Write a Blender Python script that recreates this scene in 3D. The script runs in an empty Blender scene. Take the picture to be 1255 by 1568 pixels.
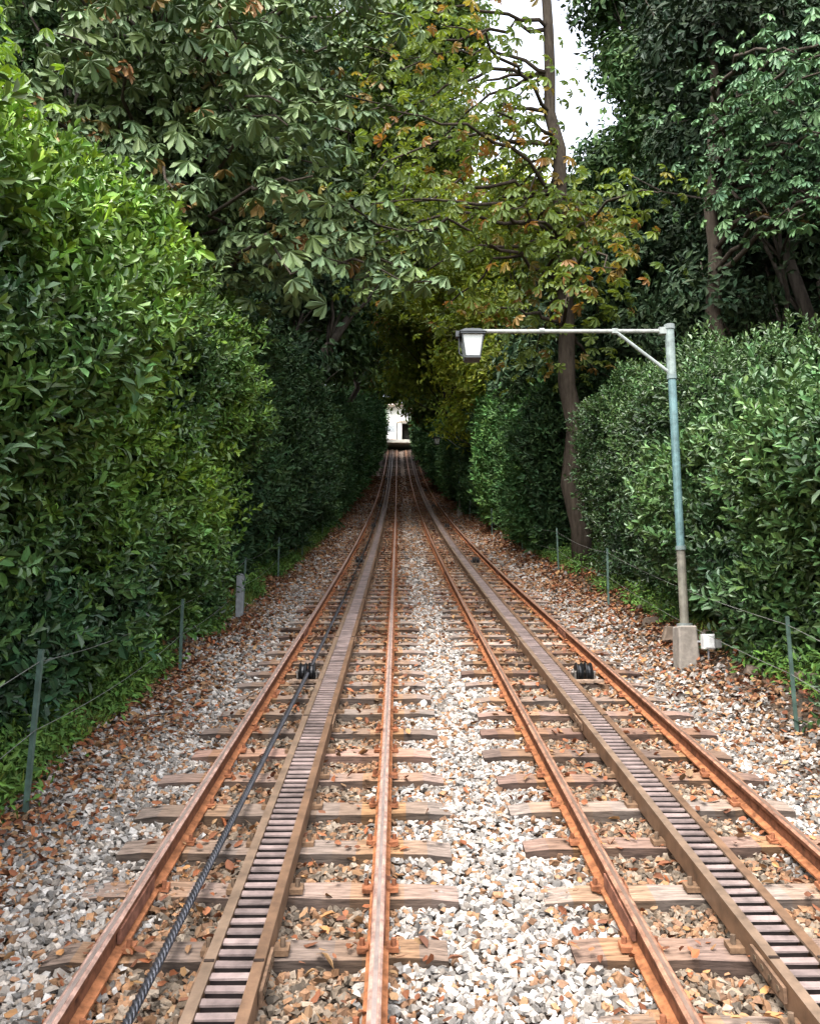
import bpy, math, numpy as np
from mathutils import Vector
rng = np.random.default_rng(7)
scene = bpy.context.scene
SL = math.tan(math.radians(11))

# ------------------------------------------------------------------ terrain
def G(y):
    y = np.asarray(y, dtype=float)
    yc = np.clip(y, -30, 94)
    e = np.clip(yc-10, 0, None)
    return SL*yc + 0.0009*e*e

def vnoise(p, seed=0):
    p = np.asarray(p, dtype=float)
    i = np.floor(p).astype(np.int64); f = p-i; f = f*f*(3-2*f)
    def h(a, b, c):
        n = (a*374761393 + b*668265263 + c*2147483647 + seed*974634777) & 0xffffffff
        n = ((n ^ (n >> 13))*1274126177) & 0xffffffff
        n = (n ^ (n >> 16)) & 0xffffffff
        return n/4294967295.0
    x, y, z = i[..., 0], i[..., 1], i[..., 2]
    r = 0
    for dx in (0, 1):
        for dy in (0, 1):
            for dz in (0, 1):
                w = (f[..., 0] if dx else 1-f[..., 0])*(f[..., 1] if dy else 1-f[..., 1])*(f[..., 2] if dz else 1-f[..., 2])
                r = r + w*h(x+dx, y+dy, z+dz)
    return r
def fbm(x, y, z=0, s=1.0, seed=0):
    x, y, z = np.broadcast_arrays(x, y, z)
    p = np.stack([x, y, z], -1)*s
    return (vnoise(p, seed)*.55 + vnoise(p*2.1+9, seed+1)*.3 + vnoise(p*4.3+5, seed+2)*.15)

def H(x, y):
    x = np.asarray(x, dtype=float)
    a = np.clip((x-2.35)/1.0, 0, 1); b = np.clip((-x-2.0)/.9, 0, 1)
    bank = .28*a*a*(3-2*a) + .22*b*b*(3-2*b)
    return G(y) + bank + (fbm(x, y, 0, 1.7, 3)-.5)*.22*np.clip((a+b), 0, 1)

# ------------------------------------------------------------------ materials
def new_mat(name):
    m = bpy.data.materials.new(name); m.use_nodes = True
    nt = m.node_tree
    return m, nt, nt.nodes["Principled BSDF"], nt.nodes["Material Output"]
def N(nt, t, **kw):
    n = nt.nodes.new(t)
    for k, v in kw.items(): setattr(n, k, v)
    return n
def attr_mat(name, rough=.8, spec=.3, nscale=20, namt=.35, metal=0, bump=0, stretch=None, transl=0):
    m, nt, b, out = new_mat(name)
    at = N(nt, 'ShaderNodeAttribute', attribute_name='col')
    col = at.outputs['Color']
    if namt > 0:
        geo = N(nt, 'ShaderNodeNewGeometry')
        mp = N(nt, 'ShaderNodeMapping')
        mp.inputs['Scale'].default_value = stretch or (1, 1, 1)
        nt.links.new(geo.outputs['Position'], mp.inputs['Vector'])
        no = N(nt, 'ShaderNodeTexNoise'); no.inputs['Scale'].default_value = nscale; no.inputs['Detail'].default_value = 5
        no.inputs['Roughness'].default_value = .65
        nt.links.new(mp.outputs[0], no.inputs['Vector'])
        mr = N(nt, 'ShaderNodeMapRange'); mr.inputs[1].default_value = .3; mr.inputs[2].default_value = .7
        mr.inputs[3].default_value = 1-namt; mr.inputs[4].default_value = 1+namt
        nt.links.new(no.outputs['Fac'], mr.inputs[0])
        vm = N(nt, 'ShaderNodeVectorMath', operation='SCALE')
        nt.links.new(col, vm.inputs[0]); nt.links.new(mr.outputs[0], vm.inputs['Scale'])
        col = vm.outputs[0]
        if bump > 0:
            bp = N(nt, 'ShaderNodeBump'); bp.inputs['Strength'].default_value = .6; bp.inputs['Distance'].default_value = bump
            nt.links.new(no.outputs['Fac'], bp.inputs['Height']); nt.links.new(bp.outputs[0], b.inputs['Normal'])
    nt.links.new(col, b.inputs['Base Color'])
    b.inputs['Roughness'].default_value = rough
    b.inputs['Specular IOR Level'].default_value = spec
    b.inputs['Metallic'].default_value = metal
    if transl > 0:
        tr = N(nt, 'ShaderNodeBsdfTranslucent')
        vm2 = N(nt, 'ShaderNodeVectorMath', operation='MULTIPLY')
        nt.links.new(at.outputs['Color'], vm2.inputs[0]); vm2.inputs[1].default_value = (1.6, 1.5, .6)
        nt.links.new(vm2.outputs[0], tr.inputs['Color'])
        mx = N(nt, 'ShaderNodeMixShader'); mx.inputs[0].default_value = transl
        nt.links.new(b.outputs[0], mx.inputs[1]); nt.links.new(tr.outputs[0], mx.inputs[2])
        nt.links.new(mx.outputs[0], out.inputs['Surface'])
    return m
M_leafg = attr_mat('glossy_leaf', rough=.42, spec=.42, namt=0)
M_leaf = attr_mat('leaf', rough=.55, spec=.3, namt=0, transl=.3)
M_chest = attr_mat('chestnut_leaf', rough=.55, spec=.32, namt=0)
M_dleaf = attr_mat('evergreen_leaf', rough=.6, spec=.22, namt=0)
M_dry = attr_mat('dry_leaf', rough=.7, spec=.2, namt=0)
M_stone = attr_mat('stone', rough=.9, spec=.2, nscale=60, namt=.3)
M_wood = attr_mat('weathered_wood', rough=.85, spec=.15, nscale=8, namt=.6, stretch=(1, 9, 9), bump=.008)
M_bark = attr_mat('bark', rough=.95, spec=.1, nscale=6, namt=.5, stretch=(3, 3, .6), bump=.03)
M_rust = attr_mat('rusty_steel', rough=.85, spec=.15, nscale=18, namt=.6, metal=0, bump=.003)
M_rack = attr_mat('greased_rusty_steel', rough=.5, spec=.4, nscale=9, namt=.45, metal=.15, bump=.002)
M_steel = attr_mat('worn_steel', rough=.4, spec=.5, nscale=10, namt=.3, metal=.7)
M_paint = attr_mat('weathered_paint', rough=.5, spec=.4, nscale=12, namt=.4)
M_core = attr_mat('hedge_shade', rough=1, spec=0, nscale=5, namt=.5)
M_conc = attr_mat('concrete', rough=.9, spec=.2, nscale=15, namt=.3, bump=.004)
M_glass = attr_mat('frosted_glass', rough=.35, spec=.5, nscale=10, namt=.06)

def gmat():
    m, nt, b, out = new_mat('ballast_ground')
    geo = N(nt, 'ShaderNodeNewGeometry')
    v = N(nt, 'ShaderNodeTexVoronoi'); v.inputs['Scale'].default_value = 26
    nt.links.new(geo.outputs['Position'], v.inputs['Vector'])
    cr = N(nt, 'ShaderNodeValToRGB')
    cr.color_ramp.elements[0].color = (.08, .055, .04, 1); cr.color_ramp.elements[1].color = (.24, .20, .165, 1)
    e = cr.color_ramp.elements.new(.5); e.color = (.15, .095, .06, 1)
    sx = N(nt, 'ShaderNodeSeparateColor'); nt.links.new(v.outputs['Color'], sx.inputs[0]); nt.links.new(sx.outputs[0], cr.inputs[0])
    sp = N(nt, 'ShaderNodeSeparateXYZ'); nt.links.new(geo.outputs['Position'], sp.inputs[0])
    ab = N(nt, 'ShaderNodeMath', operation='SUBTRACT'); nt.links.new(sp.outputs[0], ab.inputs[0]); ab.inputs[1].default_value = .4
    ab2 = N(nt, 'ShaderNodeMath', operation='ABSOLUTE'); nt.links.new(ab.outputs[0], ab2.inputs[0])
    mr = N(nt, 'ShaderNodeMapRange'); mr.inputs[1].default_value = 1.9; mr.inputs[2].default_value = 2.7
    nt.links.new(ab2.outputs[0], mr.inputs[0])
    mx = N(nt, 'ShaderNodeMixRGB'); nt.links.new(mr.outputs[0], mx.inputs[0]); nt.links.new(cr.outputs[0], mx.inputs[1])
    n2 = N(nt, 'ShaderNodeTexNoise'); n2.inputs['Scale'].default_value = 9; n2.inputs['Detail'].default_value = 8
    nt.links.new(geo.outputs['Position'], n2.inputs['Vector'])
    c2 = N(nt, 'ShaderNodeValToRGB'); c2.color_ramp.elements[0].color = (.02, .018, .01, 1); c2.color_ramp.elements[0].position = .35
    c2.color_ramp.elements[1].color = (.11, .06, .03, 1); c2.color_ramp.elements[1].position = .65
    nt.links.new(n2.outputs['Fac'], c2.inputs[0]); nt.links.new(c2.outputs[0], mx.inputs[2])
    nt.links.new(mx.outputs[0], b.inputs['Base Color']); b.inputs['Roughness'].default_value = .95
    bp = N(nt, 'ShaderNodeBump'); bp.inputs['Distance'].default_value = .03
    nt.links.new(v.outputs['Distance'], bp.inputs['Height']); bp.invert = True
    nt.links.new(bp.outputs[0], b.inputs['Normal'])
    return m
M_ground = gmat()

# ------------------------------------------------------------------ mesh helpers
def mesh_obj(name, V, F, C=None, mat=None, smooth=False, parent=None):
    V = np.ascontiguousarray(V, dtype=np.float32).reshape(-1, 3); F = np.ascontiguousarray(F, dtype=np.int32)
    me = bpy.data.meshes.new(name)
    k = F.shape[1]
    me.vertices.add(len(V)); me.vertices.foreach_set('co', V.ravel())
    me.loops.add(F.size); me.loops.foreach_set('vertex_index', F.ravel())
    me.polygons.add(len(F)); me.polygons.foreach_set('loop_start', np.arange(0, F.size, k, dtype=np.int32))
    try: me.polygons.foreach_set('loop_total', np.full(len(F), k, dtype=np.int32))
    except Exception: pass
    me.polygons.foreach_set('use_smooth', np.full(len(F), smooth, dtype=bool))
    me.update(calc_edges=True)
    if C is not None:
        a = me.attributes.new('col', 'FLOAT_COLOR', 'FACE')
        cc = np.ones((len(F), 4), dtype=np.float32); cc[:, :3] = C
        a.data.foreach_set('color', cc.ravel())
    if mat: me.materials.append(mat)
    o = bpy.data.objects.new(name, me); scene.collection.objects.link(o)
    if parent: o.parent = parent
    return o
def empty(name):
    o = bpy.data.objects.new(name, None); scene.collection.objects.link(o); return o

class MB:
    def __init__(s): s.V = []; s.F = []; s.C = []; s.n = 0
    def add(s, V, F, c):
        V = np.asarray(V, float).reshape(-1, 3); F = np.asarray(F, int)
        s.V.append(V); s.F.append(F+s.n); s.n += len(V)
        c = np.asarray(c, float)
        s.C.append(np.broadcast_to(c, (len(F), 3)) if c.ndim == 1 else c)
    def box(s, c, sz, col, taper=1.0, rotz=0, slope=0, jit=0, tilt=0):
        hx, hy, hz = np.array(sz)/2
        P = np.array([[-hx, -hy, -hz], [hx, -hy, -hz], [hx, hy, -hz], [-hx, hy, -hz], [-hx*taper, -hy*taper, hz], [hx*taper, -hy*taper, hz], [hx*taper, hy*taper, hz], [-hx*taper, hy*taper, hz]])
        if jit: P = P+rng.uniform(-jit, jit, P.shape)
        if rotz:
            ca, sa = math.cos(rotz), math.sin(rotz); P = P@np.array([[ca, sa, 0], [-sa, ca, 0], [0, 0, 1]])
        if tilt:
            ca, sa = math.cos(tilt), math.sin(tilt); P = P@np.array([[ca, 0, sa], [0, 1, 0], [-sa, 0, ca]])
        P[:, 2] += P[:, 1]*slope
        s.add(P+np.array(c), [[0, 3, 2, 1], [4, 5, 6, 7], [0, 1, 5, 4], [1, 2, 6, 5], [2, 3, 7, 6], [3, 0, 4, 7]], col)
    def tube(s, path, rad, col, n=8, cap=True):
        path = np.asarray(path, float); m = len(path)
        rad = np.broadcast_to(np.asarray(rad, float), (m,))
        t = np.gradient(path, axis=0); t /= np.linalg.norm(t, axis=1)[:, None]+1e-9
        up = np.array([0, 0, 1.]) if abs(t[0, 2]) < .9 else np.array([0, 1., 0])
        a = np.cross(t, up); a /= np.linalg.norm(a, axis=1)[:, None]+1e-9; b = np.cross(t, a)
        th = np.arange(n)*2*math.pi/n
        V = path[:, None]+rad[:, None, None]*(np.cos(th)[None, :, None]*a[:, None]+np.sin(th)[None, :, None]*b[:, None])
        i = np.arange(m-1)[:, None]*n; j = np.arange(n)[None]; j2 = (j+1) % n
        F = np.stack([i+j, i+j2, i+n+j2, i+n+j], -1).reshape(-1, 4)
        V = V.reshape(-1, 3)
        if cap:
            V = np.vstack([V, path[0], path[-1]]); c0 = m*n; c1 = c0+1
            k = np.arange(0, n, 2)
            F = np.vstack([F, np.stack([np.full(len(k), c0), (k+2) % n, (k+1) % n, k], -1),
                           np.stack([np.full(len(k), c1), (m-1)*n+k, (m-1)*n+(k+1) % n, (m-1)*n+(k+2) % n], -1)])
        s.add(V, F, col)
    def disc(s, c, r, w, col, n=20, axis=0, prof=None):
        prof = prof or [(-w/2, 0.001), (-w/2, r), (w/2, r), (w/2, .001)]
        th = np.arange(n)*2*math.pi/n
        V = np.concatenate([np.stack([np.full(n, p[0]), p[1]*np.cos(th), p[1]*np.sin(th)], -1) for p in prof])
        if axis == 2: V = V[:, [1, 2, 0]]
        m = len(prof); i = np.arange(m-1)[:, None]*n; j = np.arange(n)[None]; j2 = (j+1) % n
        s.add(V+np.array(c), np.stack([i+j, i+j2, i+n+j2, i+n+j], -1).reshape(-1, 4), col)
    def extrude(s, prof, ys, x0, z0, col, gf=G, xf=None):
        prof = np.array(prof); n = len(prof); m = len(ys)
        xs = x0 if xf is None else xf(ys)
        V = np.empty((m, n, 3)); V[:, :, 0] = np.broadcast_to(xs, (m,))[:, None]+prof[None, :, 0]; V[:, :, 1] = ys[:, None]
        V[:, :, 2] = gf(ys)[:, None]+z0+prof[None, :, 1]
        i = np.arange(m-1)[:, None]*n; j = np.arange(n)[None]; j2 = (j+1) % n
        F = np.stack([i+j, i+n+j, i+n+j2, i+j2], -1)
        c = np.asarray(col, float)
        if c.ndim == 2: c = np.broadcast_to(c[None], (m-1, n, 3)).reshape(-1, 3)
        s.add(V.reshape(-1, 3), F.reshape(-1, 4), c)
    def obj(s, name, mat, smooth=False, parent=None, bevel=0):
        o = mesh_obj(name, np.vstack(s.V), np.vstack(s.F), np.vstack(s.C), mat, smooth, parent)
        if bevel:
            md = o.modifiers.new('b', 'BEVEL'); md.width = bevel; md.segments = 1
        return o

def frames(d, roll):
    d = d/(np.linalg.norm(d, axis=1)[:, None]+1e-9)
    ref = np.where(np.abs(d[:, 2:3]) > .95, np.array([[1., 0, 0]]), np.array([[0, 0, 1.]]))
    a = np.cross(ref, d); a /= np.linalg.norm(a, axis=1)[:, None]+1e-9
    b = np.cross(d, a)
    c, s_ = np.cos(roll)[:, None], np.sin(roll)[:, None]
    return np.stack([a*c+b*s_, -a*s_+b*c, d], 1)
def scatter(name, temps, pos, dirs, scale, col, mat, parent=None, smooth=False):
    n = len(pos); k = rng.integers(0, len(temps), n)
    Vs = []; Fs = []; Cs = []; off = 0
    R = frames(dirs, rng.uniform(0, 2*math.pi, n))
    for t, (V, F, fv) in enumerate(temps):
        idx = np.nonzero(k == t)[0]
        if not len(idx): continue
        P = np.einsum('vk,nkj->nvj', V, R[idx])*scale[idx][:, None, None]+pos[idx][:, None]
        FF = F[None]+(np.arange(len(idx))*len(V))[:, None, None]+off
        cc = col[idx][:, None, :]*fv[None, :, :]
        Vs.append(P.reshape(-1, 3)); Fs.append(FF.reshape(-1, F.shape[1])); Cs.append(cc.reshape(-1, 3)); off += len(idx)*len(V)
    return mesh_obj(name, np.vstack(Vs), np.vstack(Fs), np.clip(np.vstack(Cs), 0, 1), mat, smooth, parent)

# leaf templates -------------------------------------------------
def leaf2(L, W, fold=.25, droop=.15, wide=.5):
    a, b = (.28, .68) if wide < .6 else (.42, .78)
    V = np.array([[0, 0, 0], [W*.5*(.8 if wide < .6 else .55), L*a, W*fold], [W*.5, L*b, W*fold-droop*L*b*b], [0, L, -droop*L],
                  [-W*.5, L*b, W*fold-droop*L*b*b], [-W*.5*(.8 if wide < .6 else .55), L*a, W*fold]])
    return V, np.array([[0, 1, 2, 3], [0, 3, 4, 5]])
def leaf1(L, W, droop=.1):
    V = np.array([[0, 0, 0], [W*.5, L*.5, W*.15], [0, L, -droop*L], [-W*.5, L*.5, W*.15]]); return V, np.array([[0, 1, 2, 3]])
def combine(leaves, place, vr=.25, hue=.12):
    Vs = []; Fs = []; C = []; n = 0
    for (V, F), (p, d, up) in zip(leaves, place):
        d = d/np.linalg.norm(d); x = np.cross(d, up); x /= np.linalg.norm(x)+1e-9; z = np.cross(x, d)
        Vs.append(V[:, :1]*x+V[:, 1:2]*d+V[:, 2:3]*z+p); Fs.append(F+n); n += len(V)
        v = rng.uniform(1-vr, 1+vr); h = rng.uniform(-hue, hue)
        C += [[v*(1+h), v, v*(1-h)]]*len(F)
    return np.vstack(Vs), np.vstack(Fs), np.array(C)
def T_laurel(n=13, L=.1, W=.045, stem=.24, lf=leaf2):
    lv = []; pl = []
    for i in range(n):
        t = i/(n-1); a = i*2.4+rng.uniform(-.5, .5); el = math.radians(rng.uniform(0, 40)+45*t)
        d = np.array([math.cos(a)*math.cos(el), math.sin(a)*math.cos(el), math.sin(el)])
        s = rng.uniform(.65, 1.2)*(1-.3*t)
        lv.append(lf(L*s, W*s*rng.uniform(.85, 1.15))); pl.append((np.array([0, 0, stem*(t-.35)])+d*.012, d, np.array([0, 0, 1.])+rng.normal(0, .35, 3)))
    return combine(lv, pl, .4)
def T_palm(L=.19, W=.078):
    n = rng.integers(5, 8); lv = []; pl = []
    for i in range(n):
        a = (i-(n-1)/2)*.8+rng.uniform(-.1, .1); s = 1-.12*abs(i-(n-1)/2)
        dr = rng.uniform(-.6, -.15)
        d = np.array([math.sin(a), math.cos(a), dr]); lv.append(leaf2(L*s, W*s, .12, .25, .9)); pl.append((np.zeros(3), d, np.array([0, 0, 1.])))
    return combine(lv, pl, .1, .05)
def T_blob(n=18, L=.13, W=.06, R=.25):
    lv = []; pl = []
    for i in range(n):
        p = rng.normal(0, R*.5, 3); d = rng.normal(0, 1, 3)+np.array([0, 0, .2]); d[2] *= .6
        s = rng.uniform(.7, 1.25); lv.append(leaf1(L*s, W*s)); pl.append((p, d, np.array([0, 0, 1.])+rng.normal(0, .5, 3)))
    return combine(lv, pl, .35)
def T_grass(n=9, L=.2, W=.012):
    lv = []; pl = []
    for i in range(n):
        a = rng.uniform(0, 6.28); d = np.array([math.cos(a)*.5, math.sin(a)*.5, 1]); s = rng.uniform(.5, 1.2)
        lv.append(leaf1(L*s, W, .2)); pl.append((rng.normal(0, .03, 3)*[1, 1, 0], d, np.array([math.cos(a), math.sin(a), 0.3])))
    return combine(lv, pl, .3)
LAUR = [T_laurel() for _ in range(12)]
LAURS = [T_laurel(12, .13, .06, .3, leaf1) for _ in range(6)]
PALM = [T_palm() for _ in range(8)]
BLOB = [T_blob() for _ in range(8)]
BLOBN = [T_blob(20, .1, .04, .2) for _ in range(6)]
GRASS = [T_grass() for _ in range(6)]
def vary(base, n, v=.25, h=.12):
    base = np.asarray(base, float); base = np.broadcast_to(base, (n, 3)) if base.ndim == 1 else base
    k = rng.uniform(1-v, 1+v, (n, 1)); hh = rng.uniform(-h, h, (n, 1))
    return base*k*np.hstack([1+hh, np.ones((n, 1)), 1-hh])
def mixc(a, b, t):
    return np.asarray(a)[None]*(1-t[:, None])+np.asarray(b)[None]*t[:, None]

# ------------------------------------------------------------------ ground
xs = np.unique(np.concatenate([np.linspace(-400, -30, 12), np.linspace(-30, -4, 30), np.linspace(-4, 5, 61), np.linspace(5, 30, 30), np.linspace(30, 400, 12)]))
ys = np.unique(np.concatenate([np.linspace(-400, -20, 10), np.linspace(-20, 0, 20), np.linspace(0, 30, 151), np.linspace(30, 100, 120), np.linspace(100, 500, 12)]))
X, Y = np.meshgrid(xs, ys); Z = H(X, Y)-.03
nx = len(xs); i = np.arange(len(ys)-1)[:, None]*nx; j = np.arange(nx-1)[None]
mesh_obj('ground', np.stack([X, Y, Z], -1).reshape(-1, 3), np.stack([i+j, i+j+1, i+nx+j+1, i+nx+j], -1).reshape(-1, 4), None, M_ground, True)

# ballast stones -------------------------------------------------
cube = np.array([[-1, -1, -1], [1, -1, -1], [1, 1, -1], [-1, 1, -1], [-1, -1, 1], [1, -1, 1], [1, 1, 1], [-1, 1, 1]])*.5
cubeF = np.array([[0, 3, 2, 1], [4, 5, 6, 7], [0, 1, 5, 4], [1, 2, 6, 5], [2, 3, 7, 6], [3, 0, 4, 7]])
def stones(y0, y1, sp, size):
    gx, gy = np.meshgrid(np.arange(-2.7, 3.1, sp), np.arange(y0, y1, sp)); n = gx.size
    x = gx.ravel()+rng.uniform(-.5, .5, n)*sp; y = gy.ravel()+rng.uniform(-.5, .5, n)*sp
    edge = np.clip((np.abs(x-.35)-1.9)/.8, 0, 1); keep = rng.uniform(0, 1, n) > edge**1.2*.95
    x = x[keep]; y = y[keep]; n = len(x); edge = edge[keep]
    P = np.broadcast_to(cube, (n, 8, 3))+rng.uniform(-.26, .26, (n, 8, 3))
    P[:, 4:, :2] *= rng.uniform(.5, .9, (n, 1, 1))
    P = P*np.stack([rng.uniform(.6, 1.3, n), rng.uniform(.45, .95, n), rng.uniform(.3, .7, n)], -1)[:, None]*size*rng.uniform(.6, 1.3, (n, 1, 1))
    d = np.stack([rng.normal(0, .42, n), rng.normal(0, .42, n), np.ones(n)], -1)
    R = frames(d, rng.uniform(0, 6.28, n)); P = np.einsum('nvk,nkj->nvj', P, R)
    intrack = ((x > -1.0) & (x < -.15)) | ((x > 1.0) & (x < 1.85))
    z = H(x, y)+rng.uniform(-.016, .016, n)-intrack*.006 + (fbm(x, y, 0, 3, 8)-.5)*.03
    # stones spilling over sleepers here and there
    z = z+.022*np.clip(fbm(x, y, 0, 2.6, 77)-.56, 0, .2)/.2
    P += np.stack([x, y, z], -1)[:, None]
    base = mixc((.375, .355, .33), (.31, .265, .22), rng.uniform(0, 1, n))*rng.uniform(.28, 1.25, (n, 1))
    cen = (x > .15) & (x < .75)
    base = np.where(cen[:, None], base*1.12, base)
    base = np.where(intrack[:, None], base*np.array([.66, .57, .47]), base)
    base = base*(1-.25*np.clip((y-8)/25, 0, 1))[:, None]
    pr = .12+.14*intrack+.35*np.clip((y-5)/18, 0, 1)+.3*edge + .5*np.clip(fbm(x, y, 0, 1.2, 21)-.45, 0, 1)
    for rx in (-1.07, -.07, .93, 1.93): pr = pr+.4*np.exp(-((x-rx)/.13)**2)
    br = rng.uniform(0, 1, n) < pr
    brown = mixc((.30, .165, .085), (.18, .105, .065), rng.uniform(0, 1, n))*rng.uniform(.6, 1.2, (n, 1))
    base = np.where(br[:, None], brown, base)
    F = cubeF[None]+(np.arange(n)*8)[:, None, None]
    return P.reshape(-1, 3), F.reshape(-1, 4), np.repeat(base, 6, axis=0)
parts = [stones(1.6, 6.5, .0205, .033), stones(6.5, 14, .029, .043), stones(14, 40, .055, .08)]
V = []; F = []; C = []; o = 0
for a, b, c in parts: V.append(a); F.append(b+o); C.append(c); o += len(a)
mesh_obj('ballast_gravel', np.vstack(V), np.vstack(F), np.clip(np.vstack(C), 0, .75), M_stone)

mb = MB()
for (x, y, s) in [(3.0, 8.9, .2), (3.15, 8.3, .16), (3.25, 7.6, .13), (3.05, 7.1, .1), (3.2, 6.5, .14), (2.95, 9.6, .15), (3.1, 10.4, .12), (-2.4, 9.3, .1)]:
    P = cube*[s*1.5, s, s*.8]+rng.uniform(-.2, .2, (8, 3))*s; P[4:, :2] *= .7
    mb.add(P+[x, y, float(H(x, y))+s*.12], cubeF, np.array([.13, .10, .075])*rng.uniform(.7, 1.3))
mb.obj('bank_rocks', M_conc, bevel=.015)

# fallen leaves ---------------------------------------------------
def litter():
    n = 230000
    y = 1.6+rng.uniform(0, 1, n)**1.6*60; x = rng.uniform(-3.4, 4.2, n)
    side = np.clip((np.abs(x-.4)-1.8)/.7, 0, 1)
    dens = .05+.8*side+.3*np.clip((y-6)/14, 0, 1)
    for rx in (-1.07, -.07, .93, 1.93): dens = dens+.14*np.exp(-((x-rx)/.18)**2)
    dens = dens+.10*((x > -1.0) & (x < -.2))+.10*((x > 1.0) & (x < 1.9))
    dens = dens*(.25+1.7*np.clip(fbm(x, y, 0, 1.6, 31)-.2, 0, 1))
    dens *= np.where((x > .2) & (x < .65), .4, 1)
    k = rng.uniform(0, 1, n) < dens; x = x[k]; y = y[k]; n = len(x)
    T = []
    for q in range(6):
        v, f = leaf2(.045*rng.uniform(.6, 1.2), .024*rng.uniform(.7, 1.3), rng.uniform(-.3, .5), rng.uniform(-.3, .5)); v = v-[0, .025, 0]
        T.append((v, f, np.ones((2, 3))*np.array([[1.], [.85]])))
    onsl = (np.abs(((y-1.52+.2275) % .455)-.2275) < .08) & (((x > -1.37) & (x < .23)) | ((x > .63) & (x < 2.23)))
    p = np.stack([x, y, H(x, y)+.024+rng.uniform(0, .012, n)+onsl*.036], -1)
    d = np.stack([rng.normal(0, .4, n), rng.normal(0, .4, n), np.ones(n)], -1)
    t = rng.uniform(0, 1, n)
    col = np.where(t[:, None] < .6, mixc((.25, .09, .038), (.13, .052, .028), rng.uniform(0, 1, n)), mixc((.33, .175, .07), (.19, .12, .07), rng.uniform(0, 1, n)))
    scatter('fallen_leaves', T, p, d, rng.uniform(.7, 1.4, n)*(1+y/40), vary(col, n, .3, .1), M_dry)
litter()

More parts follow.
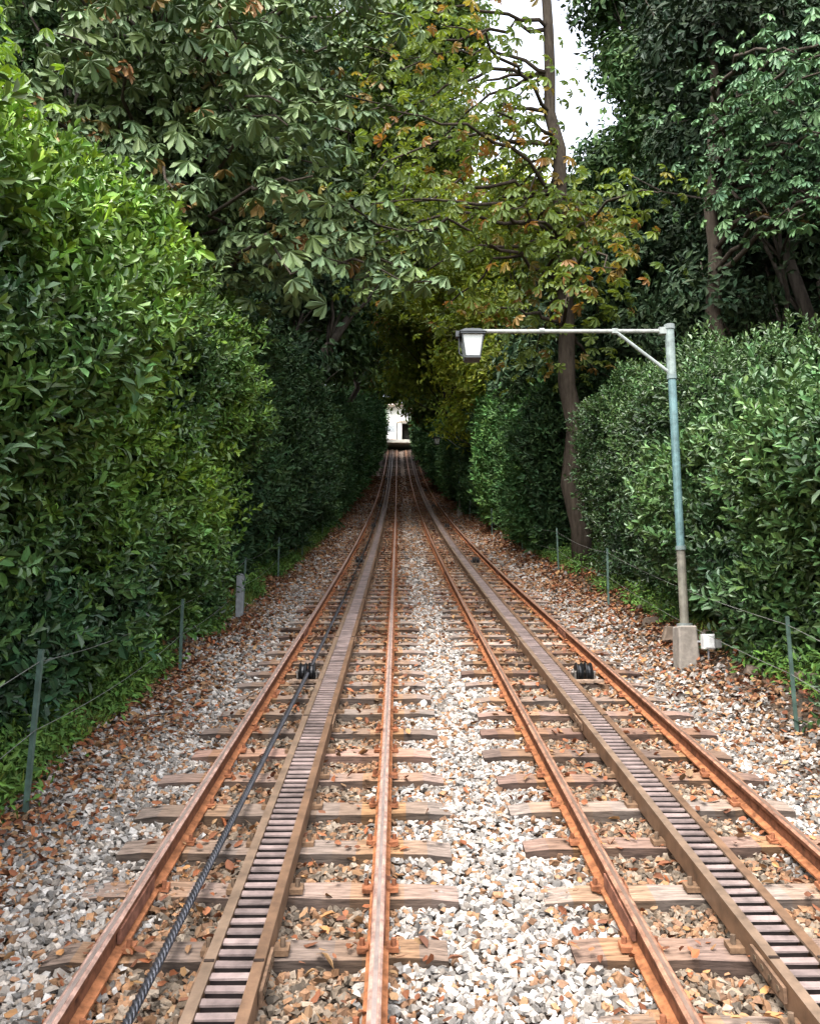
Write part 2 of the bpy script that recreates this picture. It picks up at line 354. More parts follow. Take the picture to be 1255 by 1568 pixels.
# ------------------------------------------------------------------ tracks
TY = np.linspace(-3, 90, 240)
def rail_prof(top=.16, foot=.05):
    h = top-foot
    return [(-.042, 0), (.042, 0), (.042, .01), (.009, .022), (.007, h-.034), (.021, h-.026), (.023, h-.006), (.015, h), (-.015, h), (-.023, h-.006), (-.021, h-.026), (-.007, h-.034), (-.009, .022), (-.042, .01)]
def make_track(name, xl, xr, worn):
    root = empty(name)
    xc = (xl+xr)/2
    mb = MB(); yy = np.arange(1.52, 90, .455)
    for y in yy:
        y += rng.uniform(-.03, .03); w = rng.uniform(.12, .16); x0 = xc-.80+rng.uniform(-.06, .05); x1 = xc+.80+rng.uniform(-.05, .07)
        k = 14; sx = np.linspace(x0, x1, k+1); top = .048+rng.uniform(-.008, .006); rot = rng.uniform(-.025, .025)
        pts = []
        for a in sx:
            for (dy, dz) in ((-w/2, -.09), (w/2, -.09), (w/2, top), (-w/2, top)):
                e_ = .012*((abs(a-x0) < 1e-6) or (abs(a-x1) < 1e-6))
                yv = y+dy*(1-e_*3)+(a-xc)*rot+rng.uniform(-.005, .005); pts.append([a, yv, float(G(yv))+dz-e_*(dz > 0)+rng.uniform(-.003, .003)])
        tone = rng.uniform(0, 1); b0 = np.array([.16, .10, .08])*(1-tone)+np.array([.205, .17, .145])*tone; b0 = b0*rng.uniform(.65, 1.2)
        if rng.uniform() < .18: b0 = b0*.6
        if rng.uniform() < .15: b0 = b0*1.6
        Fc = []; Cc = []
        for s in range(k):
            xm = (sx[s]+sx[s+1])/2; st = 0
            for rx in (xl, xr): st = max(st, math.exp(-((xm-rx)/.17)**2))
            st = max(st, .35*math.exp(-((xm-xc)/.2)**2))*rng.uniform(.35, .85)
            c = b0*(1-st)+np.array([.32, .165, .065])*st*.85
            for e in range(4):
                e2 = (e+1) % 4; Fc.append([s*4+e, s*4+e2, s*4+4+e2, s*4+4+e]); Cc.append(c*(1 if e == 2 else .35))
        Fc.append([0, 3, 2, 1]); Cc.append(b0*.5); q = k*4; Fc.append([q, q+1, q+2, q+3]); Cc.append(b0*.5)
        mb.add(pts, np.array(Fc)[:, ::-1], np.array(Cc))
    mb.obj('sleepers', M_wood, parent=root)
    for nm, x in (('rail_left', xl), ('rail_right', xr)):
        mb = MB(); r = np.array([.14, .057, .03]); cols = np.tile(r, (14, 1)); cols[[0, 1, 2, 13, 12]] = [.25, .098, .042]
        cols[[6, 7, 8]] = [.26, .165, .13] if worn else [.21, .11, .07]
        mb.extrude(rail_prof(), TY, x, .055, cols)
        mb.obj(nm, M_rust, parent=root)
        mb = MB(); mb.extrude([(-.008, .1105), (.008, .1105), (.008, .1115), (-.008, .1115)], TY, x, .055, (.42, .33, .29) if worn else (.30, .2, .15)); mb.obj(nm+'_worn_top', M_steel, parent=root)
    mb = MB()
    for y in yy[yy < 30]:
        for x in (xl, xr):
            for sd in (-1, 1):
                zz = float(G(y))+.058
                mb.box((x+sd*.056, y+rng.uniform(-.02, .02), zz+.008), (.045, .05, .018), (.22, .085, .04), slope=SL, jit=.003)
                mb.tube([(x+sd*.06, y, zz+.01), (x+sd*.06, y, zz+.042)], .011, (.18, .07, .035), 6)
    for y in (3.55, 9.6, 15.6, 21.6):
        for x in (xl, xr):
            for sd in (-1, 1): mb.box((x+sd*.02, y, float(G(y))+.11), (.016, .42, .055), (.16, .07, .045), slope=SL)
    mb.obj('fastenings', M_rust, parent=root)
    mb = MB()
    side = [(.0, 0), (.05, 0), (.05, .012), (.014, .016), (.014, .08), (.040, .084), (.040, .096), (.0, .096)]
    cL = np.tile(np.array([.13, .075, .043]), (8, 1)); cL[6] = [.155, .105, .07]
    off = .1075
    mb.extrude([(-off+a, b) for a, b in side], TY, xc, .055, cL)
    mb.extrude([(off-a, b) for a, b in side][::-1], TY, xc, .055, cL[::-1])
    mb.obj('rack_sides', M_rack, parent=root)
    mb = MB()
    for y in np.arange(1.5, 90, .07):
        tc = np.array([.20, .15, .135])*rng.uniform(.7, 1.2)
        mb.box((xc, y, float(G(y))+.137), (.134, .032, .007), tc, slope=SL*1.0, jit=.0008)
        mb.box((xc, y+.004, float(G(y))+.117), (.134, .014, .03), (.04, .028, .024), slope=SL)  # dark web: shade of the gaps between rungs put into its colour
    mb.obj('rack_teeth', M_rack, parent=root)
    mb = MB()
    mb.extrude([(-.09, 0), (.09, 0), (.09, .012), (-.09, .012)], TY, xc, .057, (.02, .014, .012))  # near-black bed, shade below the rungs painted into its colour
    for y in np.arange(3.1, 60, 3.0):
        for sd in (-1, 1):
            for q in (-.09, -.03, .03, .09):
                yy_ = y+q; mb.tube([(xc+sd*.108, yy_, float(G(yy_))+.105), (xc+sd*.125, yy_, float(G(yy_))+.105)], .012, (.10, .07, .045), 6)
            mb.box((xc+sd*.116, y, float(G(y))+.105), (.012, .26, .05), (.13, .08, .05), slope=SL)
            mb.box((xc+sd*.0875, y+.005, float(G(y))+.154), (.036, .012, .005), (.03, .02, .015), slope=SL)
    for y in yy[yy < 30]:
        for sd in (-1, 1):
            mb.box((xc+sd*.135, y, float(G(y))+.062), (.06, .06, .02), (.14, .085, .05), slope=SL); mb.tube([(xc+sd*.14, y, float(G(y))+.065), (xc+sd*.14, y, float(G(y))+.105)], .011, (.11, .075, .05), 6)
    mb.obj('rack_bed', M_rust, parent=root)
make_track('railway_track', -1.07, -.07, True)
make_track('railway_track', .93, 1.93, False)

# cable
mb = MB(); cy = np.linspace(-1, 88, 700)
def cabx(y): return np.where(y < 7.6, -.86+(y-2)*.0125, -.79)
cz = G(cy)+.125-.02*np.abs(np.sin((cy-7.6)*math.pi/10))+.02
mb.tube(np.stack([cabx(cy), cy, cz], -1), .0145, (.05, .05, .055), 8)
cab = mb.obj('haulage_cable', M_steel, True)
mb = MB(); cy2 = np.linspace(1.5, 12, 2600)
for ph in range(3):
    th = cy2*2*math.pi/.09+ph*2.094
    mb.tube(np.stack([cabx(cy2)+.0105*np.cos(th), cy2, np.interp(cy2, cy, cz)+.0105*np.sin(th)], -1), .0075, (.09, .09, .1), 5)
mb.obj('strands', M_steel, True, parent=cab)

def pulley(x, y):
    root = empty('cable_pulley'); z = float(G(y))+.05
    mb = MB()
    mb.box((x-.085, y, z+.05), (.014, .15, .1), (.10, .09, .08), slope=SL, taper=.8); mb.box((x+.085, y, z+.05), (.014, .15, .1), (.10, .09, .08), slope=SL, taper=.8)
    mb.box((x, y+.1, z+.012), (.3, .05, .02), (.2, .14, .1), slope=SL); mb.box((x, y-.1, z+.012), (.3, .05, .02), (.2, .14, .1), slope=SL)
    mb.tube([(x-.11, y, z+.085), (x+.11, y, z+.085)], .013, (.2, .17, .15), 8)
    mb.obj('frame', M_rust, parent=root)
    mb = MB()
    for dx in (-.04, .04):
        mb.disc((x+dx, y, z+.085), .09, .04, (.03, .03, .032), prof=[(-.03, .02), (-.03, .085), (-.022, .09), (-.008, .066), (.008, .066), (.022, .09), (.03, .085), (.03, .02)])
    mb.obj('sheaves', M_steel, parent=root)
for y in (7.5, 17.5, 27.5, 37.5, 48, 58): pulley(-.80, y); pulley(1.68, y)

# ------------------------------------------------------------------ fences
def fence(name, pts):
    root = empty(name); mb = MB(); wb = MB(); tops = []
    for (x, y, h) in pts:
        z = float(H(x, y)); lean = rng.uniform(-.03, .03, 2)
        mb.box((x+lean[0]*.5, y, z+h/2-.05), (.026, .012, h+.1), (.06, .10, .08), tilt=lean[0]); mb.box((x+.006+lean[0]*.5, y+.012, z+h/2-.05), (.010, .026, h+.1), (.06, .10, .08), tilt=lean[0])
        tops.append((x, y, z, h))
    for a, b in zip(tops[:-1], tops[1:]):
        for fr in (.92, .5):
            t = np.linspace(0, 1, 9)[:, None]; A = np.array([a[0], a[1]-.01, a[2]+a[3]*fr]); B = np.array([b[0], b[1]-.01, b[2]+b[3]*fr])
            P = A*(1-t)+B*t; P[:, 2] -= (.06*4*t*(1-t))[:, 0]; wb.tube(P, .0025, (.12, .12, .11), 4)
    mb.obj('posts', M_paint, parent=root); wb.obj('wires', M_paint, parent=root)
fence('wire_fence', [(-2.0, 1.2, .9), (-2.02, 4.75, .9), (-2.1, 8.1, .7), (-2.14, 11.6, .8), (-2.2, 15.2, .8), (-2.2, 19, .8), (-2.2, 24, .8), (-2.2, 30, .8)])
fence('wire_fence', [(2.75, 2.3, .8), (2.78, 5.85, .82), (2.92, 11.3, .8), (2.95, 15, .8), (2.9, 19, .8), (2.8, 24, .8), (2.7, 30, .8)])
mb = MB(); zc = float(H(-2.13, 11.2)); mb.box((-2.13, 11.2, zc+.25), (.1, .1, .62), (.18, .19, .19), jit=.004, taper=.92); mb.box((-2.13, 11.2, zc+.575), (.09, .09, .03), (.18, .19, .19), taper=.6)
mb.obj('concrete_marker_post', M_conc, bevel=.008)

# ------------------------------------------------------------------ street lamps
def street_lamp(x, y, arm=2.1, h=3.03, box=True):
    root = empty('street_lamp'); z = float(H(x, y)); mb = MB(); tc = (.09, .16, .16)
    mb2 = MB(); mb2.box((x, y, z+.12), (.21, .21, .46), (.22, .195, .165), taper=.88, jit=.008); mb2.obj('plinth', M_conc, parent=root, bevel=.014)
    zt = z+.35
    mb.disc((x, y, zt+.01), .075, .03, (.16, .18, .17), axis=2)
    mb.tube([(x, y, zt-.02), (x, y, zt+.75)], .042, (.15, .14, .11), 14); mb.tube([(x, y, zt+.75), (x, y, zt+h-.55)], .04, tc, 14)
    for q in (.75, h-.55): mb.disc((x, y, zt+q), .05, .04, (.13, .17, .16), axis=2)
    mb.tube([(x, y, zt+h-.55), (x, y, zt+h-.04)], .046, (.17, .21, .19), 14); mb.disc((x, y, zt+h-.02), .055, .05, (.16, .18, .17), axis=2)
    za = zt+h-.06
    mb.tube([(x-.03, y, za), (x-arm, y, za-.015)], .02, (.26, .27, .24), 10)
    mb.box((x-.06, y, za), (.1, .055, .07), (.2, .22, .2)); mb.tube([(x-.56, y, za), (x-.02, y, za-.44)], .017, (.25, .28, .26), 8); mb.box((x-.56, y, za-.006), (.06, .045, .05), (.2, .22, .2))
    mb.disc((x-arm*.62, y, za-.005), .027, .05, (.22, .24, .22))
    mb.obj('post_and_arm', M_paint, parent=root)
    lx = x-arm+.09; lz = za-.05; mb = MB(); dk = (.03, .034, .034)
    mb.box((lx-.13, y, lz-.0), (.07, .06, .06), dk); mb.tube([(lx-.13, y, lz-.02), (lx-.13, y, lz-.2), (lx-.05, y, lz-.27)], .008, dk, 6)
    mb.box((lx, y, lz+.015), (.27, .27, .05), dk, taper=.55); mb.box((lx, y, lz-.02), (.25, .25, .02), dk); mb.box((lx, y, lz-.255), (.16, .16, .025), dk)
    for sx in (-1, 1):
        for sy in (-1, 1):
            mb.tube([(lx+sx*.108, y+sy*.108, lz-.03), (lx+sx*.075, y+sy*.075, lz-.25)], .008, dk, 5)
    mb.disc((lx, y, lz+.05), .02, .03, dk, axis=2)
    mb.obj('lantern_frame', M_paint, parent=root)
    g = MB(); a, b = .102, .07
    zt_, zb = lz-.03, lz-.243
    g.add([[lx-b, y-b, zb], [lx+b, y-b, zb], [lx+b, y+b, zb], [lx-b, y+b, zb], [lx-a, y-a, zt_], [lx+a, y-a, zt_], [lx+a, y+a, zt_], [lx-a, y+a, zt_]], cubeF, (.46, .48, .45)); g.obj('lantern_glass', M_glass, parent=root)
    if box:
        e = MB(); bc = (.6, .6, .58); by = y-.2
        e.box((x+.14, by, z+.2), (.11, .08, .14), bc); e.box((x+.14, by-.045, z+.2), (.09, .012, .12), (.66, .66, .64)); e.box((x+.235, by+.02, z+.18), (.07, .05, .08), (.3, .3, .28))
        e.tube([(x+.14, by+.03, z+.2), (x+.04, y, z+.2)], .014, (.3, .3, .3), 6); e.tube([(x+.14, by, z+.13), (x+.14, by, z-.08)], .012, (.2, .2, .2), 6); e.obj('junction_box', M_paint, parent=root, bevel=.005)
street_lamp(2.76, 7.9)
street_lamp(2.55, 33, arm=1.0, box=False)

# ------------------------------------------------------------------ station building at the summit
def station():
    root = empty('station_building'); y = 91.0; z = float(G(y)); W = (.84, .82, .77); mb = MB()
    for x, w in ((-4.2, 3.6), (.25, .5), (4.4, 3.6)): mb.box((x, y, z+1.5), (w, .5, 3.0), W)
    mb.box((.2, y, z+3.25), (12, .5, .5), W); mb.box((.2, y, z+4.2), (12, .5, 1.4), W)
    mb.box((.2, y+6, z+2.4), (12, .4, 4.8), (.2, .18, .15)); mb.box((-5.8, y+3.2, z+2.4), (.4, 6, 4.8), W); mb.box((6.2, y+3.2, z+2.4), (.4, 6, 4.8), W)
    mb.box((.2, y-.3, z+3.05), (12.2, .12, .12), (.6, .5, .4)); mb.box((.4, y-1.6, z+.1), (10, 3.2, .35), (.7, .67, .6))
    mb.obj('walls', M_conc, parent=root)
    mb = MB(); mb.box((.2, y+3, z+5.1), (13, 8, .4), (.6, .5, .42), taper=.8); mb.obj('roof', M_conc, parent=root)
    mb = MB()
    for x in (-5.2, -3.4, 3.6, 5.2):
        mb.box((x, y-.262, z+4.2), (.9, .03, .9), (.05, .05, .06)); mb.box((x, y-.285, z+4.2), (.06, .02, .9), (.7, .7, .7))
    mb.box((1.3, y+1.5, z+1.4), (1.0, .05, 2.4), (.05, .045, .04)); mb.obj('windows_and_dark_opening', M_paint, parent=root)  # last box: dark panel standing in for the bay's dark opening
    mb = MB(); mb.box((-.95, y-.6, z+1.6), (1.7, 1.0, 2.5), (.84, .84, .82)); mb.box((-.95, y-1.115, z+2.0), (1.3, .03, .7), (.45, .48, .5)); mb.box((-.95, y-1.115, z+.7), (1.5, .03, .2), (.4, .12, .08)); mb.obj('waiting_car_front', M_paint, parent=root)
station()

# ------------------------------------------------------------------ hedges
def hedge(name, side, xf, y0, y1, hf, n, temps, colf, mat, scf, depth=.35, amp=.5, topw=1.6, seed=0, power=1.0, und=.3):
    root = empty(name)
    nt_ = int(n*.2); nf = n-nt_
    y = y0+(y1-y0)*rng.uniform(0, 1, nf)**power; hh = hf(y); h = rng.uniform(.0, 1.0, nf)**.9*hh
    fx = lambda y, h, H_: xf(y)+side*((fbm(y, h, 0, .8, seed)-.5)*-2*amp*.8+(fbm(y, h, 5, 2.1, seed+5)-.5)*-amp+und*np.clip(1-h/1.2, 0, 1)+.5*np.clip((h/H_-.8)/.2, 0, 1)**2)
    dep = rng.exponential(.4, nf)*depth
    dep = dep-np.where(rng.uniform(0, 1, nf) < .10, rng.uniform(0, .32, nf), 0)
    x = fx(y, h, hh)+side*dep
    pf = np.stack([x, y, G(y)+.2+h], -1)
    df = np.stack([-side*np.ones(nf)*.8, -.25*np.ones(nf), .55*np.ones(nf)], -1)+rng.normal(0, .5, (nf, 3))
    yt = y0+(y1-y0)*rng.uniform(0, 1, nt_)**power; ht = hf(yt); xt = fx(yt, ht, ht)+side*rng.uniform(0, topw, nt_)
    zt = G(yt)+.2+ht+(fbm(xt, yt, 0, 1.3, seed+9)-.5)*1.4+rng.uniform(-.15, .25, nt_)
    dt = np.stack([-side*.2*np.ones(nt_), np.zeros(nt_)-.2, np.ones(nt_)], -1)+rng.normal(0, .4, (nt_, 3))
    ne = int(n*.05); he = rng.uniform(0, 1, ne)*hf(np.full(ne, y1)); xe = fx(np.full(ne, y0), he, hf(np.full(ne, y0)))+side*rng.uniform(0, topw, ne)
    pe = np.stack([xe, np.full(ne, y0)-rng.uniform(-.3, .25, ne), G(np.full(ne, y0))+.2+he*hf(y0)/hf(y1)], -1); de = np.stack([np.zeros(ne), -np.ones(ne), .5*np.ones(ne)], -1)+rng.normal(0, .45, (ne, 3))
    P = np.vstack([pf, np.stack([xt, yt, zt], -1), pe]); D = np.vstack([df, dt, de]); hfrac = np.concatenate([h/hh, np.ones(nt_), he/hf(y1)]); dp = np.concatenate([dep, np.zeros(nt_), np.zeros(ne)])
    col = colf(P, hfrac, dp); m = len(P)
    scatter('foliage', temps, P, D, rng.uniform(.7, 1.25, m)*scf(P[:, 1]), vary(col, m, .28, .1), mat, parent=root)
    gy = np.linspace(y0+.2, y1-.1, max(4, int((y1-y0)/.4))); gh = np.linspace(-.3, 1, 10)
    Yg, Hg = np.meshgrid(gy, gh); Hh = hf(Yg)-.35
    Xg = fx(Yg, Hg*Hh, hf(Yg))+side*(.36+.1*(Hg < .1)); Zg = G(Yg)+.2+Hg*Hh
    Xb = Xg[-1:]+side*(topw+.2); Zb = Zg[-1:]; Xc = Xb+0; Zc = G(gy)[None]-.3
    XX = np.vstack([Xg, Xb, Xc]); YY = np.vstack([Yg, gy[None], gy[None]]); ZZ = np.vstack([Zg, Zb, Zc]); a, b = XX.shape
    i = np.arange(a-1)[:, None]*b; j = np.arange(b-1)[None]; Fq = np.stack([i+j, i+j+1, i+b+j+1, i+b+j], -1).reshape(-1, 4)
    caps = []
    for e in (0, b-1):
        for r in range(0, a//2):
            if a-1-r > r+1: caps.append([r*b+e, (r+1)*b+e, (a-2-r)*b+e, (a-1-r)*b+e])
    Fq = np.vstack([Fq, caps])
    mesh_obj('core', np.stack([XX, YY, ZZ], -1).reshape(-1, 3), Fq, np.tile([[.012, .018, .008]], (len(Fq), 1)), M_core, parent=root)  # dark sheet added behind the leaves so no light passes through

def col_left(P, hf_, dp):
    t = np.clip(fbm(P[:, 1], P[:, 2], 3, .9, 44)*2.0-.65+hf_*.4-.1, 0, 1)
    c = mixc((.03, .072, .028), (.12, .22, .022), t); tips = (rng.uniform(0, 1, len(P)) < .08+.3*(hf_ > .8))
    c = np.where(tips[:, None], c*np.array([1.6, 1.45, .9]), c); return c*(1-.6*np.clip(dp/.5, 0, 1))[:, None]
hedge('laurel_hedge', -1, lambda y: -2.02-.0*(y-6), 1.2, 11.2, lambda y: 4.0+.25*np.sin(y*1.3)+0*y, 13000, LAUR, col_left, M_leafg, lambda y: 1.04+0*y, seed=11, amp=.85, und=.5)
def col_right(P, hf_, dp):
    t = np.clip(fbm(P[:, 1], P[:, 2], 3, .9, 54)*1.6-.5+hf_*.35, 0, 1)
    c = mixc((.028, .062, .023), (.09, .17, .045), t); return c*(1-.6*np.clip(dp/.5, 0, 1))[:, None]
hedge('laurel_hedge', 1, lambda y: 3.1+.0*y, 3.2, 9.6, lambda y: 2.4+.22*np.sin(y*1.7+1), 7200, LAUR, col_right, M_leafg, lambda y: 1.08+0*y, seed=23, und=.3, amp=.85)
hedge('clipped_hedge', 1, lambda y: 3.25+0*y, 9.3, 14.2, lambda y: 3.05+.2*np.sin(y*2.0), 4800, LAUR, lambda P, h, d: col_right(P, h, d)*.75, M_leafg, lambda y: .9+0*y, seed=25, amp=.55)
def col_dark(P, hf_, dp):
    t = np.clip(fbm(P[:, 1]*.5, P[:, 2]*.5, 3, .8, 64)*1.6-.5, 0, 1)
    return mixc((.022, .05, .018), (.055, .11, .03), t)*(1-.4*np.clip(dp/.5, 0, 1))[:, None]*(1+1.5*np.clip((P[:, 1]-22)/30, 0, 1))[:, None]  # far leaves get a brighter colour so the corridor end looks lit
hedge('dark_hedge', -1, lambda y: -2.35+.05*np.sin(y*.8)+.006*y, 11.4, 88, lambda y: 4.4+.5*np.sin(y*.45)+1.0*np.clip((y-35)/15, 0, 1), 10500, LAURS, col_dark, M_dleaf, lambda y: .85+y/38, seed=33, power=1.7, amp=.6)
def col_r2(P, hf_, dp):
    c = col_dark(P, hf_, dp); b = (P[:, 1] > 17.5) & (P[:, 1] < 27); return np.where(b[:, None], c*np.array([2.2, 2.3, 1.9]), c)  # this stretch of hedge is coloured brighter, as if lit
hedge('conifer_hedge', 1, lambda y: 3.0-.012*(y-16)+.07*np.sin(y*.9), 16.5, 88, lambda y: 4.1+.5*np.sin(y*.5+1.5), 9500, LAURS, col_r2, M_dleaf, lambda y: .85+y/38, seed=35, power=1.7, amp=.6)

def weeds():
    n = 6500; y = 2+rng.uniform(0, 1, n)**1.3*30; s = rng.uniform(0, 1, n) < .7
    x = np.where(s, -2.2-rng.exponential(.3, n), 3.1+rng.exponential(.3, n)); k = fbm(x, y, 0, .7, 71) > np.where(x < 0, .48, .52); x = x[k]; y = y[k]; n = len(x)
    P = np.stack([x, y, H(x, y)-.02], -1); D = np.stack([np.zeros(n), np.zeros(n), np.ones(n)], -1)+rng.normal(0, .4, (n, 3))
    scatter('grass', GRASS, P, D, rng.uniform(.4, 1.0, n), vary(mixc((.07, .12, .02), (.13, .18, .035), rng.uniform(0, 1, n)), n, .35), M_dleaf)
    n = 5600; y = 2.4+rng.uniform(0, 1, n)**1.4*30; s = rng.uniform(0, 1, n) < .65
    x = np.where(s, -2.2-rng.exponential(.3, n), 3.1+rng.exponential(.3, n)); k = fbm(x, y, 0, 1.0, 75) > .44; x = x[k]; y = y[k]; n = len(x)
    P = np.stack([x, y, H(x, y)+rng.uniform(0.02, .45, n)*np.clip(np.abs(x-.4)-2.4, .2, 1)], -1); D = np.stack([-np.sign(x)*.4, -np.full(n, .3), np.ones(n)], -1)+rng.normal(0, .3, (n, 3))
    scatter('undergrowth_plants', BLOBN, P, D, rng.uniform(.35, .85, n), vary((.075, .145, .025), n, .4), M_dleaf)
weeds()

# ------------------------------------------------------------------ trees
BK = (.06, .05, .04)
def limb(mb, a, b, r0, r1, sag=.0, n=8, wob=.12, sides=8, col=BK):
    a = np.array(a, float); b = np.array(b, float); t = np.linspace(0, 1, n)[:, None]; P = a*(1-t)+b*t
    L = np.linalg.norm(b-a); P[1:-1] += rng.normal(0, wob*L/n, (n-2, 3)); P[:, 2] += (sag*L*4*t*(1-t))[:, 0]
    mb.tube(P, np.linspace(r0, r1, n), col, sides); return P
def tree(name, x, y, Ht, cr, col, nsp, temps=BLOB, mat=M_dleaf, base_frac=.3, lean=(0, 0), tr=.17, scale=1.0, K=16, zmin=None, yel=0, xmin=None, xmax=None):
    root = empty(name); z = float(H(x, y)); mb = MB()
    top = np.array([x+lean[0], y+lean[1], z+Ht*.93]); tp = limb(mb, (x, y, z-.3), top, tr, tr*.2, n=10, wob=.2, sides=10)
    C = []; R = []
    for k in range(K):
        f = base_frac+(1-base_frac)*(k+.5)/K; a = k*2.4+rng.uniform(-.5, .5)
        w = cr*(.45+.55*math.sin(math.pi*min(1, max(0, (f-base_frac)/(1-base_frac)*.85+.15))))
        r = rng.uniform(.35, .75)*w; i = min(9, int(f/.93*9)); o = tp[i]
        c = np.array([o[0]+math.cos(a)*r, o[1]+math.sin(a)*r, z+Ht*f+rng.uniform(-.4, .4)])
        if xmin is not None: c[0] = max(c[0], xmin)
        if xmax is not None: c[0] = min(c[0], xmax)
        if zmin: c[2] = max(c[2], float(G(c[1]))+zmin)
        C.append(c); R.append(cr*rng.uniform(.32, .52)); j = max(0, i-2)
        lp = limb(mb, tp[j], c, tr*.35*(1-.06*j), .02, sag=-.03, n=6, sides=6)
        for q in range(3): limb(mb, lp[3], c+rng.normal(0, .5, 3)*R[-1], .03, .008, n=4, sides=4)
    mb.obj('trunk_and_limbs', M_bark, True, parent=root)
    C = np.array(C); R = np.array(R); p = R**2; k = rng.choice(K, nsp, p=p/p.sum())
    d = rng.normal(0, 1, (nsp, 3)); d[:, 2] += .25; d /= np.linalg.norm(d, axis=1)[:, None]; rr = rng.uniform(0, 1, nsp)**.45
    P = C[k]+d*(R[k]*rr)[:, None]*np.array([1, 1, .62]); P += (vnoise(P*1.5, 5)[:, None]-.5)*d*.6
    D = d+np.array([0, 0, .5])
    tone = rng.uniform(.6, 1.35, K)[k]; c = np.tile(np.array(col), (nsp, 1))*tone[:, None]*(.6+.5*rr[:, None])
    if yel:
        yk = (fbm(P[:, 0], P[:, 1], P[:, 2], .7, 91) < .42+.2*yel) & (rng.uniform(0, 1, nsp) < yel); c[yk] = mixc((.28, .15, .03), (.18, .09, .03), rng.uniform(0, 1, yk.sum()))
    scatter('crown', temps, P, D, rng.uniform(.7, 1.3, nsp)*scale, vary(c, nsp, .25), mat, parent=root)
DG = (.028, .054, .022); MG = (.055, .105, .032); OG = (.045, .08, .035)
for (x, y, h, cr, c, n, s) in [(-5.2, 12.5, 12, 3.0, MG, 2600, 1.2), (-9, 12, 14, 3.6, MG, 2000, 1.5), (-4.6, 17, 15, 3.0, DG, 2600, 1.45), (-8.5, 19, 17, 4, OG, 1900, 1.9),
                               (-4.6, 23, 17, 3.4, DG, 2400, 1.9), (-13, 20, 17, 4.5, MG, 1700, 2.2), (-4.4, 30, 19, 3.6, MG, 2100, 2.4), (-9.5, 30, 21, 4.8, DG, 1700, 2.7),
                               (-4.2, 38, 25, 4.6, MG, 2200, 2.9), (-15, 33, 24, 6, DG, 1400, 3.3)]:
    tree('evergreen_oak_tree', x, y, h, cr, c, n, scale=s, zmin=4.6 if y > 18 else None, xmax=(-1.6 if y < 20 else 1.0))
for (x, y, h, cr, c, n, s) in [(6.6, 13, 11, 2.8, DG, 2400, 1.2), (8.6, 10.5, 12, 3.0, DG, 2100, 1.4), (8.5, 17, 15, 3.6, DG, 2300, 1.7), (12, 16, 15, 4, OG, 1700, 2.0), (5.5, 17.5, 7.5, 2.0, DG, 1400, 1.4),
                               (5.6, 22, 8.5, 2.4, DG, 1500, 1.8), (11.5, 24, 20, 4.8, DG, 1900, 2.3), (17, 26, 22, 6, DG, 1400, 2.9), (5.4, 36, 14, 3.2, MG, 1700, 2.5), (14.5, 38, 26, 5, DG, 1500, 3.1), (9.5, 36, 16, 3.6, MG, 1600, 2.6)]:
    tree('evergreen_oak_tree', x, y, h, cr, c, n, scale=s, base_frac=(.22 if y < 18 else .3), zmin=4.2 if y > 18 else None, xmin=(2.6 if y < 30 else 1.5))
tree('lime_tree', 4.1, 27.5, 11.5, 3.3, (.23, .29, .035), 2000, scale=1.6, zmin=4.0, mat=M_leaf, yel=.04)
tree('lime_tree', 4.0, 33.5, 16, 3.4, (.15, .20, .03), 2000, scale=2.0, zmin=6, lean=(-3.2, 0), yel=.06, mat=M_leaf)
tree('lime_tree', -3.8, 25, 18.5, 3.3, (.08, .13, .03), 2500, scale=1.7, zmin=8.5, lean=(4.6, 0), base_frac=.5, mat=M_leaf, yel=.06, tr=.2, K=18)
tree('lime_tree', -3.8, 42, 27, 4.4, (.11, .17, .03), 2000, scale=2.7, zmin=8, lean=(5.0, 0), base_frac=.45, mat=M_leaf)
tree('evergreen_oak_tree', 8.8, 20, 17, 2.8, MG, 2000, scale=1.7, base_frac=.5, lean=(-1.3, 0))
for i_, y in enumerate((47, 56, 66)):
    tree('beech_tree', -4.6, y, 24+i_*1.5, 4.4, (.12, .20, .04), 1700, scale=2.9+i_*.3, zmin=5.2, lean=(1.8, 0), yel=.12)
    tree('beech_tree', 4.8, y+3, 15+i_*1.5, 3.9, (.14, .21, .04), 1700, scale=2.9+i_*.3, zmin=5.2, lean=(-1.4, 0), yel=.12)
tree('beech_tree', -4.2, 75, 15, 3.8, (.14, .21, .04), 1500, scale=3.0, zmin=5.6, lean=(3.8, 0), base_frac=.4, mat=M_leaf)

def woodland():
    n = 8000; x = rng.uniform(-60, 60, n); y = rng.uniform(50, 85, n); k = np.abs(x-.5) > 5.2; x = x[k]; y = y[k]; n = len(x)
    h = rng.uniform(0, 1, n)*(15+8*fbm(x, y, 0, .15, 5)); P = np.stack([x, y, G(y)+h], -1); D = rng.normal(0, 1, (n, 3))+[0, -.4, .6]
    scatter('woodland', BLOB, P, D, rng.uniform(3.5, 6, n), vary(MG, n, .35), M_dleaf)
woodland()

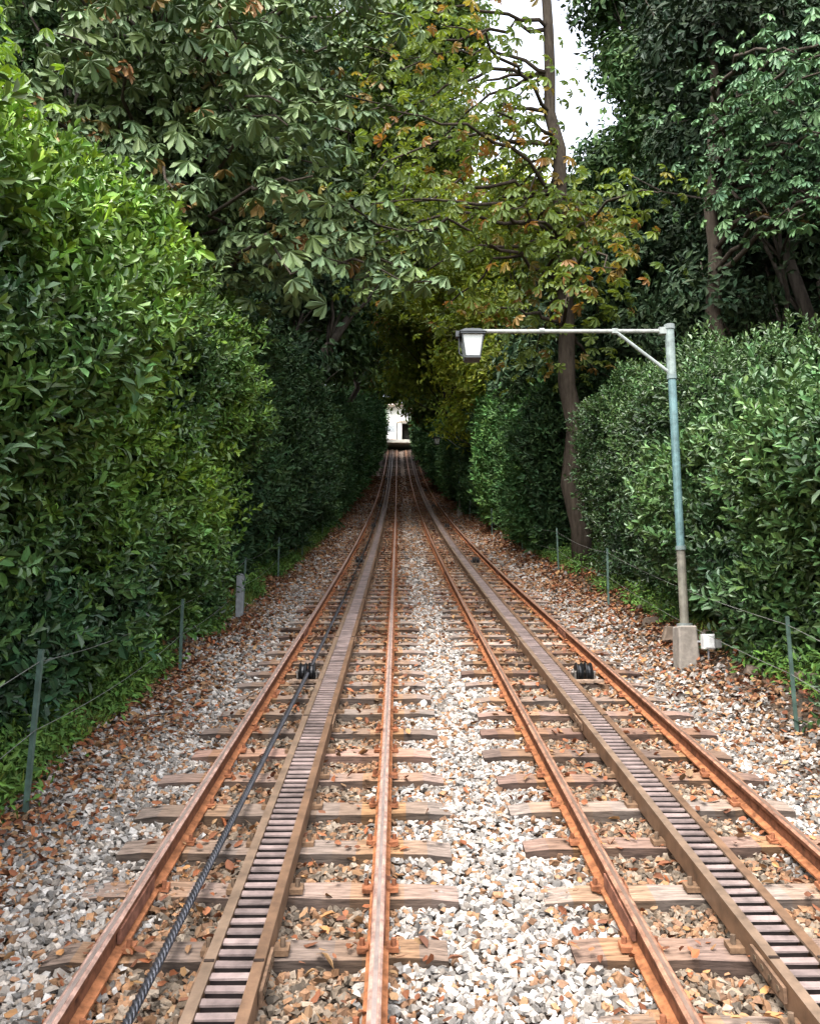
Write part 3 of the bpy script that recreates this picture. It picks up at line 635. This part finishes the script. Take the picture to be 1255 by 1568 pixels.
def chestnut(name, base, Ht, targets, per, col, brown, spread=.42, sc=1.0, tr=.2, lean=(0, 0), twig=(.05, .04, .03), mat=M_chest):
    root = empty(name); x, y = base; z = float(H(x, y)); mb = MB()
    tp = limb(mb, (x, y, z-.3), (x+lean[0], y+lean[1], z+Ht), tr, tr*.35, n=18, wob=.1, sides=12, col=twig)
    P = []; D = []
    for t in targets:
        t = np.array(t, float); st = tp[np.argmin(np.abs(tp[:, 2]-(t[2]+rng.uniform(.2, 1.6))))]
        B = limb(mb, st, t, .045, .008, sag=.12, n=12, wob=.2, sides=6, col=twig)
        for q in range(per):
            u = rng.uniform(.35, 1.0)**.8; i = min(10, int(u*11)); b = B[i]+(B[min(11, i+1)]-B[i])*rng.uniform()
            off = rng.normal(0, 1, 3)*[1, 1, .4]*spread*(1.25-.5*u); P.append(b+off); D.append(off*.9+np.array([0, -.3, .75])+rng.normal(0, .2, 3))
    mb.obj('trunk_and_limbs', M_bark, True, parent=root)
    P = np.array(P); D = np.array(D); n = len(P)
    t = rng.uniform(0, 1, n); c = mixc(col, np.array(col)*[1.5, 1.35, 1.0], t)
    bk = (fbm(P[:, 0], P[:, 1], P[:, 2], 1.1, 3)*.8+rng.uniform(0, .5, n)) < brown+.25
    c[bk] = mixc((.24, .12, .04), (.20, .18, .05), rng.uniform(0, 1, bk.sum()))
    scatter('leaves', PALM, P, D, rng.uniform(.7, 1.15, n)*sc, vary(c, n, .2, .06), mat, parent=root)
tg = []
for q in range(66):
    x = rng.uniform(-5.2, .5); y = rng.uniform(7.3, 11.5); lo = 3.9+.25*max(0, -x-2.4)+.35*max(0, x+.6); hgt = rng.uniform(lo, 8.6)
    tg.append((x, y, float(G(y))+hgt))
chestnut('horse_chestnut_tree', (-3.6, 13), 13, tg, 46, (.08, .13, .055), .12, tr=.24, sc=1.22)
tg = []
for q in range(48):
    x = rng.uniform(-1.2, 2.4) if q % 3 else rng.uniform(2.6, 4.8); y = rng.uniform(12, 18); hgt = rng.uniform(4.2, 12.5) if q % 3 else rng.uniform(3.9, 7)
    tg.append((x, y, float(G(y))+hgt))
chestnut('horse_chestnut_tree', (3.45, 15.2), 16, tg, 38, (.085, .13, .03), .22, tr=.2, lean=(-.5, 0), spread=.6, sc=1.1, mat=M_leaf)
tg = []
for q in range(22):
    x = rng.uniform(4.3, 6.4); y = rng.uniform(8, 10.5); hgt = rng.uniform(5.0, 7.6)
    tg.append((x, y, float(G(y))+hgt))
chestnut('walnut_tree', (4.75, 12.2), 9.5, tg, 34, (.06, .13, .06), .0, tr=.17, spread=.4, sc=.8, lean=(.5, 0))
tg = []
for q in range(14):
    x = rng.uniform(-4.6, -2.9); y = rng.uniform(4.8, 7.5); hgt = rng.uniform(4.3, 5.8)
    tg.append((x, y, float(G(y))+hgt))
chestnut('bay_willow_tree', (-4.8, 7.5), 6.3, tg, 60, (.11, .20, .035), .0, tr=.1, spread=.3, sc=.62, mat=M_leaf)

# ------------------------------------------------------------------ light, sky, camera
w = bpy.data.worlds.new("World"); scene.world = w; w.use_nodes = True; nt = w.node_tree
bg = nt.nodes['Background']; sk = nt.nodes.new('ShaderNodeTexSky'); sk.sky_type = 'NISHITA'; sk.sun_disc = False
dirv = Vector((-.3, -.5, 1.15)).normalized(); el = math.asin(dirv.z); az = math.atan2(dirv.x, dirv.y)
sk.sun_elevation = el; sk.sun_rotation = az; sk.air_density = 1.0; sk.dust_density = 4.0; sk.ozone_density = 1.0
hs = nt.nodes.new('ShaderNodeHueSaturation'); hs.inputs['Saturation'].default_value = .35; hs.inputs['Value'].default_value = 6.3
nt.links.new(sk.outputs[0], hs.inputs['Color']); nt.links.new(hs.outputs[0], bg.inputs[0]); bg.inputs[1].default_value = .15
sd = bpy.data.lights.new('sun', 'SUN'); sd.energy = 1.5; sd.angle = math.radians(20); sd.color = (1, .97, .93)
so = bpy.data.objects.new('sun', sd); scene.collection.objects.link(so); so.rotation_euler = dirv.to_track_quat('Z', 'Y').to_euler()
cd = bpy.data.cameras.new('camera'); co = bpy.data.objects.new('camera', cd); scene.collection.objects.link(co)
cd.sensor_fit = 'HORIZONTAL'; cd.sensor_width = 36; cd.lens = 36; cd.clip_start = .05; cd.clip_end = 2000
co.location = (0, 0, 1.865); co.rotation_euler = (math.radians(99), 0, math.radians(-.9)); scene.camera = co
scene.view_settings.view_transform = 'Standard'; scene.view_settings.look = 'None'; scene.view_settings.exposure = 0
